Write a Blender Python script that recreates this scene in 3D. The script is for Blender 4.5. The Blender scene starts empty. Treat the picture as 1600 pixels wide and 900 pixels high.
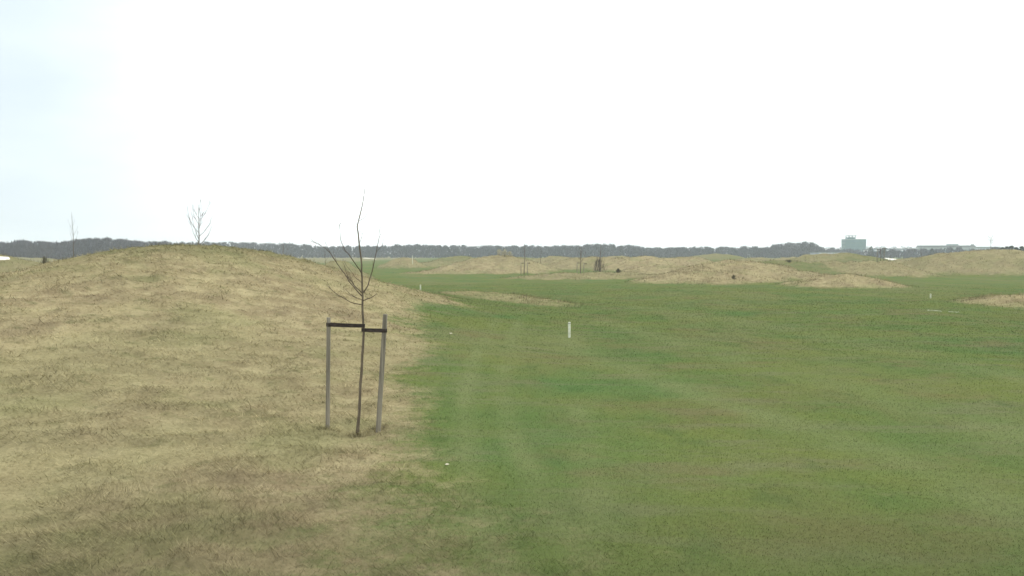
import bpy, math, random
import numpy as np
from mathutils import Vector

# ------------------------------------------------------------------ camera, sky, sun, exposure
S = bpy.context.scene
CAM_Z = 3.0
PITCH = math.atan(54 / 1400.0)
cam_data = bpy.data.cameras.new('camera')
cam_data.sensor_width = 36.0
cam_data.lens = 36.0 * 1400 / 1600
cam_data.clip_start = 0.1
cam_data.clip_end = 12000
cam = bpy.data.objects.new('camera', cam_data)
S.collection.objects.link(cam)
cam.location = (0, 0, CAM_Z)
cam.rotation_euler = (math.pi / 2 - PITCH, 0, 0)
S.camera = cam

SUN_EL, SUN_AZ = math.radians(48), math.radians(62)      # azimuth clockwise from +Y (to the right of the view)
world = bpy.data.worlds.new('World')
S.world = world
world.use_nodes = True
wn, wl = world.node_tree.nodes, world.node_tree.links
wn.clear()
out = wn.new('ShaderNodeOutputWorld')
bg = wn.new('ShaderNodeBackground')
bg.inputs['Strength'].default_value = 0.10
sky = wn.new('ShaderNodeTexSky')
sky.sky_type = 'NISHITA'
sky.sun_disc = False
sky.sun_elevation = SUN_EL
sky.sun_rotation = SUN_AZ
sky.air_density = 1.0
sky.dust_density = 3.0
wtc = wn.new('ShaderNodeTexCoord')
wmap = wn.new('ShaderNodeMapping')
wmap.inputs['Scale'].default_value = (1.0, 1.0, 3.2)
wnoise = wn.new('ShaderNodeTexNoise')
wnoise.inputs['Scale'].default_value = 1.6
wnoise.inputs['Detail'].default_value = 5
wnoise.inputs['Roughness'].default_value = 0.5
wl.new(wtc.outputs['Generated'], wmap.inputs['Vector'])
wl.new(wmap.outputs['Vector'], wnoise.inputs['Vector'])
# thinner cloud towards the left of the view
wdot = wn.new('ShaderNodeVectorMath'); wdot.operation = 'DOT_PRODUCT'
_g = Vector((-0.62, 0.76, 0.20)).normalized()
wdot.inputs[1].default_value = _g
wl.new(wtc.outputs['Generated'], wdot.inputs[0])
wr = wn.new('ShaderNodeMapRange')
wr.inputs['From Min'].default_value = 0.84
wr.inputs['From Max'].default_value = 0.99
wr.inputs['To Min'].default_value = 0.0
wr.inputs['To Max'].default_value = 0.75
wl.new(wdot.outputs['Value'], wr.inputs['Value'])
wadd = wn.new('ShaderNodeMath'); wadd.operation = 'SUBTRACT'
wl.new(wnoise.outputs['Fac'], wadd.inputs[0])
wl.new(wr.outputs['Result'], wadd.inputs[1])
wcr = wn.new('ShaderNodeMapRange')
wcr.interpolation_type = 'SMOOTHSTEP'
wcr.inputs['From Min'].default_value = -0.32
wcr.inputs['From Max'].default_value = 0.50
wl.new(wadd.outputs['Value'], wcr.inputs['Value'])
wc = wn.new('ShaderNodeMix'); wc.data_type = 'RGBA'
wc.inputs[6].default_value = (6.1, 7.0, 7.45, 1)
wc.inputs[7].default_value = (13.0, 13.4, 13.4, 1)
wl.new(wcr.outputs['Result'], wc.inputs[0])
wm = wn.new('ShaderNodeMix'); wm.data_type = 'RGBA'
wm.inputs[0].default_value = 0.90                         # overcast: the clear sky shows only through the thin cloud
wl.new(sky.outputs['Color'], wm.inputs[6])
wl.new(wc.outputs[2], wm.inputs[7])
wl.new(wm.outputs[2], bg.inputs['Color'])
wl.new(bg.outputs['Background'], out.inputs['Surface'])

sun_data = bpy.data.lights.new('sun', 'SUN')
sun_data.energy = 1.2
sun_data.angle = math.radians(14)
sun_data.color = (1.0, 0.965, 0.90)
sun = bpy.data.objects.new('sun', sun_data)
S.collection.objects.link(sun)
_d = Vector((math.sin(SUN_AZ) * math.cos(SUN_EL), math.cos(SUN_AZ) * math.cos(SUN_EL), math.sin(SUN_EL)))
sun.rotation_euler = _d.to_track_quat('Z', 'Y').to_euler()
sun.location = (40, -20, 60)

vs = S.view_settings
S.display_settings.display_device = 'sRGB'
vs.view_transform = 'Standard'
vs.look = 'None'
vs.exposure = 0.46
vs.gamma = 1.0
vs.use_curve_mapping = False
S.cycles.use_denoising = True
S.cycles.max_bounces = 5
S.cycles.diffuse_bounces = 2
S.cycles.volume_bounces = 1
S.cycles.transparent_max_bounces = 4

# ------------------------------------------------------------------ helpers
def tag(o, label=None, cat=None, group=None, kind=None):
    if label: o['label'] = label
    if cat: o['category'] = cat
    if group: o['group'] = group
    if kind: o['kind'] = kind
    return o

def empty(name, loc):
    o = bpy.data.objects.new(name, None)
    o.empty_display_size = 0.2
    S.collection.objects.link(o)
    o.location = loc
    return o

def mesh_obj(name, verts, faces, mat, parent=None, loc=None, smooth=False, mats=None, midx=None):
    me = bpy.data.meshes.new(name)
    me.from_pydata([tuple(v) for v in verts], [], faces)
    if mats:
        for m in mats: me.materials.append(m)
    else:
        me.materials.append(mat)
    if midx is not None:
        me.polygons.foreach_set('material_index', midx)
    if smooth:
        me.polygons.foreach_set('use_smooth', [True] * len(me.polygons))
    me.update()
    o = bpy.data.objects.new(name, me)
    S.collection.objects.link(o)
    if parent: o.parent = parent
    if loc: o.location = loc
    return o

def fast_mesh(name, V, F, mat, smooth=False, attrs=None):
    """V (n,3), F (m,k) with one k for all faces."""
    me = bpy.data.meshes.new(name)
    n, m, k = len(V), len(F), F.shape[1]
    me.vertices.add(n); me.vertices.foreach_set('co', np.ascontiguousarray(V, dtype=np.float32).ravel())
    me.loops.add(m * k); me.loops.foreach_set('vertex_index', np.ascontiguousarray(F, dtype=np.int32).ravel())
    me.polygons.add(m)
    me.polygons.foreach_set('loop_start', np.arange(0, m * k, k, dtype=np.int32))
    me.polygons.foreach_set('loop_total', np.full(m, k, dtype=np.int32))
    me.polygons.foreach_set('use_smooth', np.full(m, smooth, dtype=bool))
    for a, val in (attrs or {}).items():
        at = me.attributes.new(a, 'FLOAT', 'POINT')
        at.data.foreach_set('value', np.ascontiguousarray(val, dtype=np.float32))
    me.materials.append(mat)
    me.update(calc_edges=True)
    o = bpy.data.objects.new(name, me)
    S.collection.objects.link(o)
    return o

class MB:
    """collects simple solids into one mesh"""
    def __init__(s): s.v, s.f = [], []
    def box(s, x0, x1, y0, y1, z0, z1):
        b = len(s.v)
        s.v += [(x, y, z) for z in (z0, z1) for (x, y) in ((x0, y0), (x1, y0), (x1, y1), (x0, y1))]
        for f in ((0, 3, 2, 1), (4, 5, 6, 7), (0, 1, 5, 4), (1, 2, 6, 5), (2, 3, 7, 6), (3, 0, 4, 7)):
            s.f.append(tuple(b + i for i in f))
        return s
    def tube(s, pts, rad, n=8, cap=True, rough=0, rng=None):
        pts = [Vector(p) for p in pts]
        rings = []
        for i, p in enumerate(pts):
            t = (pts[min(i + 1, len(pts) - 1)] - pts[max(i - 1, 0)])
            if t.length < 1e-9: t = Vector((0, 0, 1))
            t.normalize()
            u = t.cross(Vector((0.31, 0.95, 0.05)))
            if u.length < 1e-3: u = t.cross(Vector((1, 0, 0)))
            u.normalize(); w = t.cross(u)
            ring = []
            for k in range(n):
                a = 2 * math.pi * k / n
                r = rad[i] * (1 + (rng.uniform(-rough, rough) if rng else 0))
                ring.append(len(s.v))
                s.v.append(tuple(p + (u * math.cos(a) + w * math.sin(a)) * r))
            rings.append(ring)
        for a, b in zip(rings, rings[1:]):
            for k in range(n):
                s.f.append((a[k], a[(k + 1) % n], b[(k + 1) % n], b[k]))
        if cap:
            s.f.append(tuple(reversed(rings[0]))); s.f.append(tuple(rings[-1]))
        return s
    def build(s, name, mat, parent=None, smooth=False):
        return mesh_obj(name, s.v, s.f, mat, parent, smooth=smooth)

# numpy value noise
def _hash(ix, iy, seed):
    h = (ix.astype(np.int64) * 374761393 + iy.astype(np.int64) * 668265263 + seed * 982451653) & 0xFFFFFFFF
    h = ((h ^ (h >> 13)) * 1274126177) & 0xFFFFFFFF
    h = (h ^ (h >> 16)) & 0xFFFFFFFF
    return h / 4294967295.0

def vnoise(x, y, scale, seed=0):
    x = np.asarray(x, float) / scale; y = np.asarray(y, float) / scale
    x0, y0 = np.floor(x), np.floor(y)
    fx, fy = x - x0, y - y0
    fx = fx * fx * fx * (fx * (fx * 6 - 15) + 10); fy = fy * fy * fy * (fy * (fy * 6 - 15) + 10)
    a, b = _hash(x0, y0, seed), _hash(x0 + 1, y0, seed)
    c, d = _hash(x0, y0 + 1, seed), _hash(x0 + 1, y0 + 1, seed)
    return (a + (b - a) * fx) * (1 - fy) + (c + (d - c) * fx) * fy - 0.5   # -0.5..0.5

def fbm(x, y, scale, seed=0, octv=3):
    t, amp = 0, 1.0
    for i in range(octv):
        t = t + amp * vnoise(x + 17.3 * i, y - 9.1 * i, scale / 2 ** i, seed + i)
        amp *= 0.5
    return t

def sstep(a, b, v):
    t = np.clip((v - a) / (b - a), 0, 1)
    return t * t * (3 - 2 * t)

# the lie of the land: (pixel column that names the bearing, distance, height, half width, half depth, turn deg, dryness, olive)
def X(px, y): return (px - 800) / 1400.0 * y
MOUNDS = [
    (X(780, 54), 54, 0.34, 9.5, 3.2, -60, 0.62, 0.15),      # thin dry strip in the fairway
    (X(780, 142), 142, 2.45, 12.5, 12, 0, 1, 0.25),       # A
    (X(745, 135), 135, 0.75, 13, 9, 0, 1, 0.1),
    (X(925, 115), 113, 0.70, 13.5, 10, 0, 0.9, 0.45),      # low skirt
    (X(925, 160), 160, 2.25, 13, 12, 0, 1, 0.3),
    (X(870, 175), 175, 1.6, 13, 12, 0, 1, 0.35),
    (X(1003, 150), 150, 2.1, 11, 12, 0, 1, 0.0),          # D
    (X(1070, 158), 158, 2.1, 13, 12, 0, 1, 0.05),
    (X(1105, 95), 95, 1.4, 10.5, 17, -12, 1, 0.05),       # E
    (X(1175, 104), 104, 1.7, 12, 17, 0, 1, 0.15),
    (X(1225, 122), 122, 1.9, 12, 15, 0, 0.55, 0.9),
    (X(1322, 77), 77, 1.0, 6.5, 8, 0, 1, 0.0),             # F
    (X(1372, 116), 116, 2.0, 9.5, 10, 0, 1, 0.35),         # G
    (X(1330, 172), 172, 2.55, 15, 14, 0, 0.6, 0.9),       # olive hill before the office block
    (X(1440, 190), 190, 2.3, 14, 12, 0, 0.9, 0.6),
    (X(1556, 126), 126, 2.75, 16, 17, 0, 1, 0.35),         # H
    (X(1462, 132), 132, 1.35, 11, 12, 0, 1, 0.45),
    (X(1680, 120), 120, 1.3, 13, 14, 0, 1, 0.2),
    (X(1612, 49.5), 49.5, 0.48, 4.4, 6, 0, 1, 0.0),            # I
    (X(0, 78), 78, 2.2, 10, 12, 0, 0.85, 0.65),            # far left
    (X(-150, 80), 80, 2.9, 12, 14, 0, 0.9, 0.3),
    (X(528, 102), 102, 2.2, 5.5, 9, 0, 0.8, 0.6),
    (X(632, 172), 172, 2.3, 6.5, 9, 0, 0.9, 0.4),
    (X(712, 205), 205, 2.3, 12, 12, 0, 0.6, 0.7),
    (X(1135, 262), 262, 2.0, 17, 16, 0, 0.5, 0.8),
    (X(1185, 240), 240, 1.9, 13, 14, 0, 0.8, 0.4),
    (X(1255, 175), 175, 1.4, 12, 12, 0, 0.75, 0.5),
    (X(1290, 150), 150, 1.1, 9, 10, 0, 0.1, 0.0),
]
MOUNDS.append((X(569, 427), 427, 1.0, 11, 12, 0, 0.3, 0.9))   # carries the pale sand strip
MOUNDS += [(X(1075, 215), 215, 2.2, 13, 12, 0, 0.9, 0.3), (X(1165, 190), 190, 1.9, 11, 11, 0, 0.9, 0.5), (X(1235, 212), 212, 2.3, 13, 12, 0, 0.8, 0.35),
           (X(1412, 150), 150, 1.7, 9, 10, 0, 1, 0.2), (X(868, 210), 210, 2.2, 13, 12, 0, 0.8, 0.4), (X(965, 205), 205, 2.3, 12, 12, 0, 0.9, 0.3),
           (X(690, 185), 185, 1.4, 11, 10, 0, 0.7, 0.5), (X(1040, 128), 128, 1.2, 9, 9, 0, 1, 0.1)]
_r = random.Random(5)
for i in range(26):                                       # more low mounds further out
    yy = _r.uniform(200, 400); pp = _r.uniform(-250, 1850)
    if 420 < pp < 620: pp += 260
    MOUNDS.append((X(pp, yy), yy, _r.uniform(0.6, 2.0), _r.uniform(10, 22), _r.uniform(10, 18), 0, _r.uniform(0.2, 0.9), _r.uniform(0.3, 0.9)))
for i in range(14):                                       # the same kind of ground beside and behind the view
    a = _r.uniform(math.radians(50), math.radians(310)); rr = _r.uniform(60, 180)
    MOUNDS.append((math.sin(a) * rr, math.cos(a) * rr, _r.uniform(1, 3), _r.uniform(9, 14), _r.uniform(9, 14), 0, 1, 0.3))

BX_Y = np.array([-60, 4, 8, 11.4, 14, 17, 19, 25, 32, 37, 41, 43, 46, 50, 55, 60, 66, 72, 76, 200])
BX_X = np.array([0.2, 0.2, -0.5, -1.55, -1.95, -2.05, -2.25, -2.85, -3.7, -3.4, -2.8, -2.7, -3.6, -4.8, -6.4, -8.5, -12.5, -20, -60, -60.])

def macro(x, y):
    """height without the tussocks, dryness mask, olive mask"""
    x = np.asarray(x, float); y = np.asarray(y, float)
    r = np.hypot(x, y)
    h = 0.10 * fbm(x, y, 9, 3, 2) * sstep(3, 9, r) + 0.35 * fbm(x, y, 34, 8, 2) * sstep(14, 45, r)
    h = h - 0.14 * np.exp(-(((x - 2.4) / 2.5) ** 2 + ((y - 29) / 3.0) ** 2))     # hollow at the near post
    h = h + 0.25 * sstep(20, 50, y) * np.exp(-((x - 22) / 13) ** 2 - ((y - 46) / 9) ** 2)
    # big dry hill on the left
    g = 3.36 * np.exp(-((x + 14.3) ** 2) / (2 * np.where(x > -14.3, 6.5, 6.5) ** 2)) * np.exp(-((y - 40.5) ** 2) / (2 * np.where(y < 40.5, 12.0, 10.0) ** 2))
    h = h + g
    h = h + 0.75 * np.exp(-((x + 48) / 20) ** 2 - ((y - 62) / 30) ** 2)           # raised ground left of it
    bx = np.interp(y, BX_Y, BX_X) + 0.7 * fbm(x, y, 2.6, 41, 4) * (1 + 0.04 * np.abs(y - 14))
    soft = np.interp(y, [6, 9, 12, 15, 40, 60], [4.2, 3.6, 2.3, 1.25, 1.1, 1.4])
    dry = sstep(-soft, soft, bx - x)
    olive = 0.35 * sstep(0.15, -0.5, fbm(x, y, 8, 77, 3) + 0.0 * x) * dry
    olive = np.maximum(olive, dry * 0.8 * sstep(44, 60, y) * (x < 0))
    olive = np.maximum(olive, dry * (x < 0) * (y > 20) * 0.75 * sstep(2.4, 3.3, h + 1.6 * fbm(x, y, 3, 66, 3)))
    shp = h.shape
    h, dry, olive = np.array(h, float).ravel(), np.array(dry, float).ravel(), np.array(olive, float).ravel()
    xr, yr = np.broadcast_to(x, shp).ravel(), np.broadcast_to(y, shp).ravel()
    for (mx, my, H, a, b, rot, d, ol) in MOUNDS:
        L = 1.35 * max(a, b)
        I = np.nonzero((np.abs(xr - mx) < L) & (np.abs(yr - my) < L))[0]
        if len(I) == 0: continue
        xx, yy = xr[I], yr[I]
        c, s = math.cos(math.radians(rot)), math.sin(math.radians(rot))
        R = 1.0 + 0.22 * fbm(xx + mx, yy - my, 6.5, 12, 2)
        dx, dy = xx - mx, yy - my
        u = (dx * c + dy * s) / a; v = (-dx * s + dy * c) / b
        rr = np.hypot(u, v) * R
        bump = np.where(rr < 1, 0.5 + 0.5 * np.cos(math.pi * np.minimum(rr, 1)), 0)
        h[I] += H * bump * (1 + 0.12 * fbm(xx, yy, 5, 19, 2))
        m = d * sstep(0.95, 0.62, rr)
        olive[I] = np.where(m > dry[I], ol + 0 * m, olive[I])
        dry[I] = np.maximum(dry[I], m)
    h, dry, olive = h.reshape(shp), dry.reshape(shp), olive.reshape(shp)
    return h, dry, np.clip(olive, 0, 1)

TRACKS = []
def track(x, y):
    # faint wheel tracks of the mower
    x = np.asarray(x, float); y = np.asarray(y, float); t = np.zeros(x.shape)
    I = np.nonzero((y > 5) & (y < 62) & (x > -6) & (x < 24))[0]
    xx, yy = x[I], y[I]; tt = np.zeros(len(I))
    for P, w, amp in TRACKS:
        d = np.full(len(I), 9.0)
        for (ax, ay), (bx_, by) in zip(P, P[1:]):
            ux, uy = bx_ - ax, by - ay; k = np.clip(((xx - ax) * ux + (yy - ay) * uy) / (ux * ux + uy * uy), 0, 1)
            d = np.minimum(d, np.hypot(xx - ax - k * ux, yy - ay - k * uy))
        tt = np.maximum(tt, amp * np.exp(-(d / w) ** 2))
    t[I] = tt * np.clip(0.8 + 1.2 * fbm(xx, yy, 1.2, 71, 2), 0, 1.3)
    return t

def tussock(x, y, dry):
    r = np.hypot(x, y)
    t = np.maximum(vnoise(x * 0.8, y, 0.42, 51), -0.2) * 0.14 + vnoise(x, y, 0.17, 52) * 0.045 + vnoise(x, y, 1.3, 53) * 0.06
    far = sstep(60, 110, r) * vnoise(x, y, 1.1, 54) * 0.42
    return dry * (t + far) * sstep(400, 180, r) + (1 - dry) * vnoise(x, y, 0.35, 55) * 0.012 * sstep(80, 40, r)

def ground_z(x, y):
    h, d, o = macro(np.array([x]), np.array([y]))
    return float(h[0] + tussock(np.array([x]), np.array([y]), d)[0])

def ray(px, py):
    """direction through a photo pixel"""
    dx, dz = (px - 800) / 1400.0, (450 - py) / 1400.0
    c, s = math.cos(PITCH), math.sin(PITCH)
    return Vector((dx, c + dz * s, -s + dz * c))

def at(px, py, Y):
    d = ray(px, py)
    return Vector((0, 0, CAM_Z)) + d * (Y / d.y)

def hit(px, py, y0=5.0, y1=520.0):
    """where the line of sight through a photo pixel first meets the land"""
    d = ray(px, py)
    Y = np.exp(np.linspace(math.log(y0), math.log(y1), 3000))
    t = Y / d.y
    xs, zs = d.x * t, CAM_Z + d.z * t
    h, _, _ = macro(xs, Y)
    k = np.argmax(zs < h) if np.any(zs < h) else len(Y) - 1
    return Vector((xs[k], Y[k], h[k]))

for _px, _w, _a in (([(775, 500), (757, 530), (742, 560), (728, 610), (722, 680), (735, 780), (790, 900)], .22, .6),
                    ([(812, 498), (800, 530), (790, 560), (786, 610), (800, 680), (850, 780), (930, 880)], .22, .5),
                    ([(870, 520), (900, 548), (960, 572), (1060, 606), (1200, 650), (1400, 720), (1640, 820)], .6, .6),
                    ([(930, 500), (1010, 520), (1120, 552), (1260, 590), (1420, 630), (1640, 690)], .8, .5),
                    ([(1000, 480), (1120, 496), (1260, 520), (1420, 552), (1640, 600)], .9, .5),
                    ([(905, 640), (915, 700), (925, 760), (930, 830)], .28, .5)):
    TRACKS.append(([tuple(hit(*p)[:2]) for p in _px], _w, _a))

# ------------------------------------------------------------------ materials
def new_mat(name):
    m = bpy.data.materials.new(name); m.use_nodes = True
    nt = m.node_tree; b = nt.nodes['Principled BSDF']
    b.inputs['Roughness'].default_value = 0.9
    b.inputs['Specular IOR Level'].default_value = 0.2
    return m, nt, b

def noisy(name, c1, c2, scale=4, rough=0.85, stretch=(1, 1, 1), detail=5, bump=0.0, spec=0.2, coord='Object'):
    m, nt, b = new_mat(name)
    tc = nt.nodes.new('ShaderNodeTexCoord'); mp = nt.nodes.new('ShaderNodeMapping')
    mp.inputs['Scale'].default_value = stretch
    n = nt.nodes.new('ShaderNodeTexNoise'); n.inputs['Scale'].default_value = scale; n.inputs['Detail'].default_value = detail
    r = nt.nodes.new('ShaderNodeMapRange'); r.inputs['From Min'].default_value = 0.3; r.inputs['From Max'].default_value = 0.7
    mx = nt.nodes.new('ShaderNodeMix'); mx.data_type = 'RGBA'
    mx.inputs[6].default_value = (*c1, 1); mx.inputs[7].default_value = (*c2, 1)
    L = nt.links.new
    L(tc.outputs[coord], mp.inputs['Vector']); L(mp.outputs['Vector'], n.inputs['Vector'])
    L(n.outputs['Fac'], r.inputs['Value']); L(r.outputs['Result'], mx.inputs[0]); L(mx.outputs[2], b.inputs['Base Color'])
    b.inputs['Roughness'].default_value = rough; b.inputs['Specular IOR Level'].default_value = spec
    if bump:
        bp = nt.nodes.new('ShaderNodeBump'); bp.inputs['Strength'].default_value = bump; bp.inputs['Distance'].default_value = 0.01
        L(n.outputs['Fac'], bp.inputs['Height']); L(bp.outputs['Normal'], b.inputs['Normal'])
    return m

def grass_colour(nt):
    """colour of the turf from its place in the world, shared by the soil sheet and the blades that grow on it"""
    N, L = nt.nodes.new, nt.links.new
    geo = N('ShaderNodeNewGeometry')
    def noise(scale, detail=4, stretch=(1, 1, 1), rough=0.55, off=(0, 0, 0), rot=0):
        mp = N('ShaderNodeMapping'); mp.inputs['Scale'].default_value = stretch; mp.inputs['Location'].default_value = off
        mp.inputs['Rotation'].default_value = (0, 0, math.radians(rot))
        n = N('ShaderNodeTexNoise'); n.inputs['Scale'].default_value = scale; n.inputs['Detail'].default_value = detail
        n.inputs['Roughness'].default_value = rough
        L(geo.outputs['Position'], mp.inputs['Vector']); L(mp.outputs['Vector'], n.inputs['Vector'])
        return n.outputs['Fac']
    def rng(v, a, b, c=0.0, d=1.0):
        r = N('ShaderNodeMapRange'); r.interpolation_type = 'SMOOTHSTEP'
        for k, q in zip(('From Min', 'From Max', 'To Min', 'To Max'), (a, b, c, d)): r.inputs[k].default_value = q
        L(v, r.inputs['Value']); return r.outputs['Result']
    def mix(f, a, b, mode='MIX'):
        m = N('ShaderNodeMix'); m.data_type = 'RGBA'; m.blend_type = mode
        if isinstance(f, float): m.inputs[0].default_value = f
        else: L(f, m.inputs[0])
        for s, q in ((6, a), (7, b)):
            if isinstance(q, tuple): m.inputs[s].default_value = (*q, 1)
            else: L(q, m.inputs[s])
        return m.outputs[2]
    # green turf
    g = mix(rng(noise(0.22, 4, off=(3, 1, 0)), 0.35, 0.65), (0.088, 0.134, 0.042), (0.118, 0.144, 0.043))
    g = mix(rng(noise(0.13, 3, off=(9, 4, 0)), 0.52, 0.70, 0, 0.6), g, (0.068, 0.136, 0.046))
    g = mix(rng(noise(0.13, 4, (1, 0.30, 1), off=(31, 14, 0), rot=-38), 0.50, 0.66, 0, 0.60), g, (0.146, 0.154, 0.064))
    g = mix(rng(noise(0.55, 5, (1, 0.35, 1), off=(1, 7, 0), rot=-30), 0.50, 0.72, 0, 0.5), g, (0.128, 0.124, 0.054))
    g = mix(rng(noise(1.1, 6, (0.28, 1, 1), off=(15, 5, 0), rot=12, rough=0.65), 0.46, 0.68, 0, 0.60), g, (0.140, 0.142, 0.078))
    g = mix(rng(noise(0.42, 6, (0.6, 1, 1), off=(25, 15, 0), rough=0.65), 0.52, 0.68, 0, 0.55), g, (0.136, 0.116, 0.058))
    g = mix(rng(noise(1.3, 5, (1, 0.5, 1), off=(5, 5, 0), rot=-30), 0.52, 0.75, 0, 0.5), g, (0.056, 0.096, 0.032))
    tk = N('ShaderNodeAttribute'); tk.attribute_name = 'track'
    g = mix(tk.outputs['Fac'], g, (0.146, 0.170, 0.072))
    # dry grass
    t = mix(rng(noise(0.35, 5, off=(2, 8, 0)), 0.36, 0.64), (0.298, 0.255, 0.140), (0.230, 0.187, 0.108))
    t = mix(rng(noise(0.10, 4, (1, 0.7, 1), off=(5, 2, 0)), 0.42, 0.60, 0, 0.50), t, (0.235, 0.186, 0.108))
    t = mix(rng(noise(1.1, 5, (1.3, 0.22, 1), off=(2, 2, 0)), 0.50, 0.70, 0, 0.45), t, (0.345, 0.300, 0.168))
    t = mix(rng(noise(1.6, 5, (0.9, 1, 1)), 0.42, 0.68, 0, 0.50), t, (0.400, 0.350, 0.200))
    t = mix(rng(noise(0.55, 5, (1, .7, 1), off=(12, 2, 0)), 0.48, 0.68, 0, 0.34), t, (0.175, 0.140, 0.088))
    t = mix(rng(noise(0.30, 5, off=(22, 9, 0)), 0.50, 0.66, 0, 0.50), t, (0.205, 0.205, 0.095))
    t = mix(rng(noise(2.6, 5, (0.6, 1, 1), off=(7, 3, 0)), 0.54, 0.70, 0, 0.60), t, (0.130, 0.126, 0.060))
    # darker, browner grass nearest the camera
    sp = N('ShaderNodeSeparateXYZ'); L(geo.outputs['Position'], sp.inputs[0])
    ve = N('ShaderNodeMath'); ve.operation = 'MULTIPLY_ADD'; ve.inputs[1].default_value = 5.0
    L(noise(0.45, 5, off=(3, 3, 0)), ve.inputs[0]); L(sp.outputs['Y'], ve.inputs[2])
    near_band = rng(ve.outputs[0], 9.8, 15.2, 1.0, 0.0)
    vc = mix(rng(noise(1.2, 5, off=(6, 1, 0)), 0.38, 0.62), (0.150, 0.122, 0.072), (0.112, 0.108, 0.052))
    vg = N('ShaderNodeMath'); vg.operation = 'MULTIPLY'; vg.inputs[1].default_value = 0.8; L(near_band, vg.inputs[0])
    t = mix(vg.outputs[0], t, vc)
    vg2 = N('ShaderNodeMath'); vg2.operation = 'MULTIPLY'; vg2.inputs[1].default_value = 0.6; L(near_band, vg2.inputs[0])
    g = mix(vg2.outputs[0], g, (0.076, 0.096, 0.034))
    ol = N('ShaderNodeAttribute'); ol.attribute_name = 'olive'
    oc = mix(rng(noise(0.5, 4, off=(4, 9, 0)), 0.35, 0.65), (0.135, 0.142, 0.064), (0.190, 0.172, 0.090))
    t = mix(ol.outputs['Fac'], t, oc)
    dr = N('ShaderNodeAttribute'); dr.attribute_name = 'dry'
    # break the edge between the two up
    e = N('ShaderNodeMath'); e.operation = 'MULTIPLY_ADD'; e.inputs[1].default_value = 1.6; 
    L(noise(2.0, 6, rough=0.75, off=(8, 8, 0)), e.inputs[0]); e.inputs[2].default_value = -0.80
    f = N('ShaderNodeMath'); f.operation = 'ADD'; L(dr.outputs['Fac'], f.inputs[0]); L(e.outputs[0], f.inputs[1])
    col = mix(rng(f.outputs[0], 0.12, 0.88), g, t)
    return col, noise, rng, mix

def ground_mat():
    m, nt, b = new_mat('turf_soil')
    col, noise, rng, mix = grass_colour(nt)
    fine = noise(14, 6, rough=0.7)
    col = mix(rng(fine, 0.35, 0.62, 0.30, 0.0), col, (0.055, 0.050, 0.024))
    nt.links.new(col, b.inputs['Base Color'])
    bp = nt.nodes.new('ShaderNodeBump'); bp.inputs['Strength'].default_value = 0.35; bp.inputs['Distance'].default_value = 0.03
    nt.links.new(fine, bp.inputs['Height']); nt.links.new(bp.outputs['Normal'], b.inputs['Normal'])
    b.inputs['Specular IOR Level'].default_value = 0.0
    return m

def blade_mat():
    m, nt, b = new_mat('grass_blades')
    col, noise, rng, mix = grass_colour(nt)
    at_ = nt.nodes.new('ShaderNodeAttribute'); at_.attribute_name = 'tint'
    v = nt.nodes.new('ShaderNodeHueSaturation')
    nt.links.new(col, v.inputs['Color'])
    nt.links.new(at_.outputs['Fac'], v.inputs['Value'])
    nt.links.new(v.outputs['Color'], b.inputs['Base Color'])
    b.inputs['Specular IOR Level'].default_value = 0.0
    return m

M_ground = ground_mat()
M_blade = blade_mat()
M_bark = noisy('sapling_bark', (0.075, 0.058, 0.040), (0.15, 0.125, 0.085), 30, 0.9, (1, 1, 0.25), bump=0.5)
M_twig = noisy('twig_bark', (0.060, 0.045, 0.035), (0.12, 0.09, 0.065), 30, 0.9)
M_stake = noisy('weathered_wood', (0.105, 0.095, 0.072), (0.27, 0.245, 0.19), 22, 0.9, (1, 1, 0.06), bump=0.7)
M_band = noisy('rubber_band', (0.016, 0.013, 0.011), (0.05, 0.036, 0.028), 12, 0.7, (1, 1, 3))
M_white = noisy('white_post_paint', (0.46, 0.49, 0.38), (0.66, 0.68, 0.56), 9, 0.6)
M_dark = noisy('dark_ring', (0.03, 0.03, 0.03), (0.06, 0.06, 0.055), 9, 0.7)
M_sand = noisy('pale_sand', (0.72, 0.68, 0.58), (0.86, 0.83, 0.74), 0.8, 0.95)
M_wood = noisy('bare_wood_twigs', (0.044, 0.050, 0.060), (0.072, 0.072, 0.080), 0.05, 0.95)  # bluish cast puts some distance haze into the twig colour
M_wood_green = noisy('hazed_wood_twigs', (0.042, 0.056, 0.060), (0.070, 0.078, 0.084), 0.05, 0.95)  # blue-green tint stands in for thicker haze over the far wood
M_ever = noisy('evergreen_needles', (0.012, 0.032, 0.020), (0.030, 0.055, 0.032), 0.5, 0.9)
M_shrub = noisy('shrub_twigs', (0.055, 0.055, 0.028), (0.11, 0.095, 0.050), 2, 0.9)
M_pale = noisy('pale_plumes', (0.34, 0.32, 0.23), (0.50, 0.47, 0.36), 2, 0.9)
M_office = noisy('teal_panels', (0.06, 0.135, 0.135), (0.095, 0.175, 0.17), 0.25, 0.6)
M_office_trim = noisy('pale_panels', (0.20, 0.26, 0.26), (0.27, 0.32, 0.32), 0.3, 0.7)
M_glass = noisy('teal_glass', (0.07, 0.15, 0.16), (0.12, 0.21, 0.22), 0.3, 0.2, spec=0.5)
M_wall = noisy('pale_wall', (0.24, 0.29, 0.29), (0.34, 0.38, 0.37), 0.2, 0.8)
M_wall2 = noisy('bluish_cladding', (0.26, 0.31, 0.38), (0.36, 0.40, 0.46), 0.2, 0.7)
M_roof = noisy('grey_roof', (0.10, 0.12, 0.12), (0.17, 0.19, 0.18), 0.2, 0.8)
M_stone = noisy('white_wall_plaster', (0.7, 0.72, 0.72), (0.8, 0.81, 0.8), 0.3, 0.8)

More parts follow.
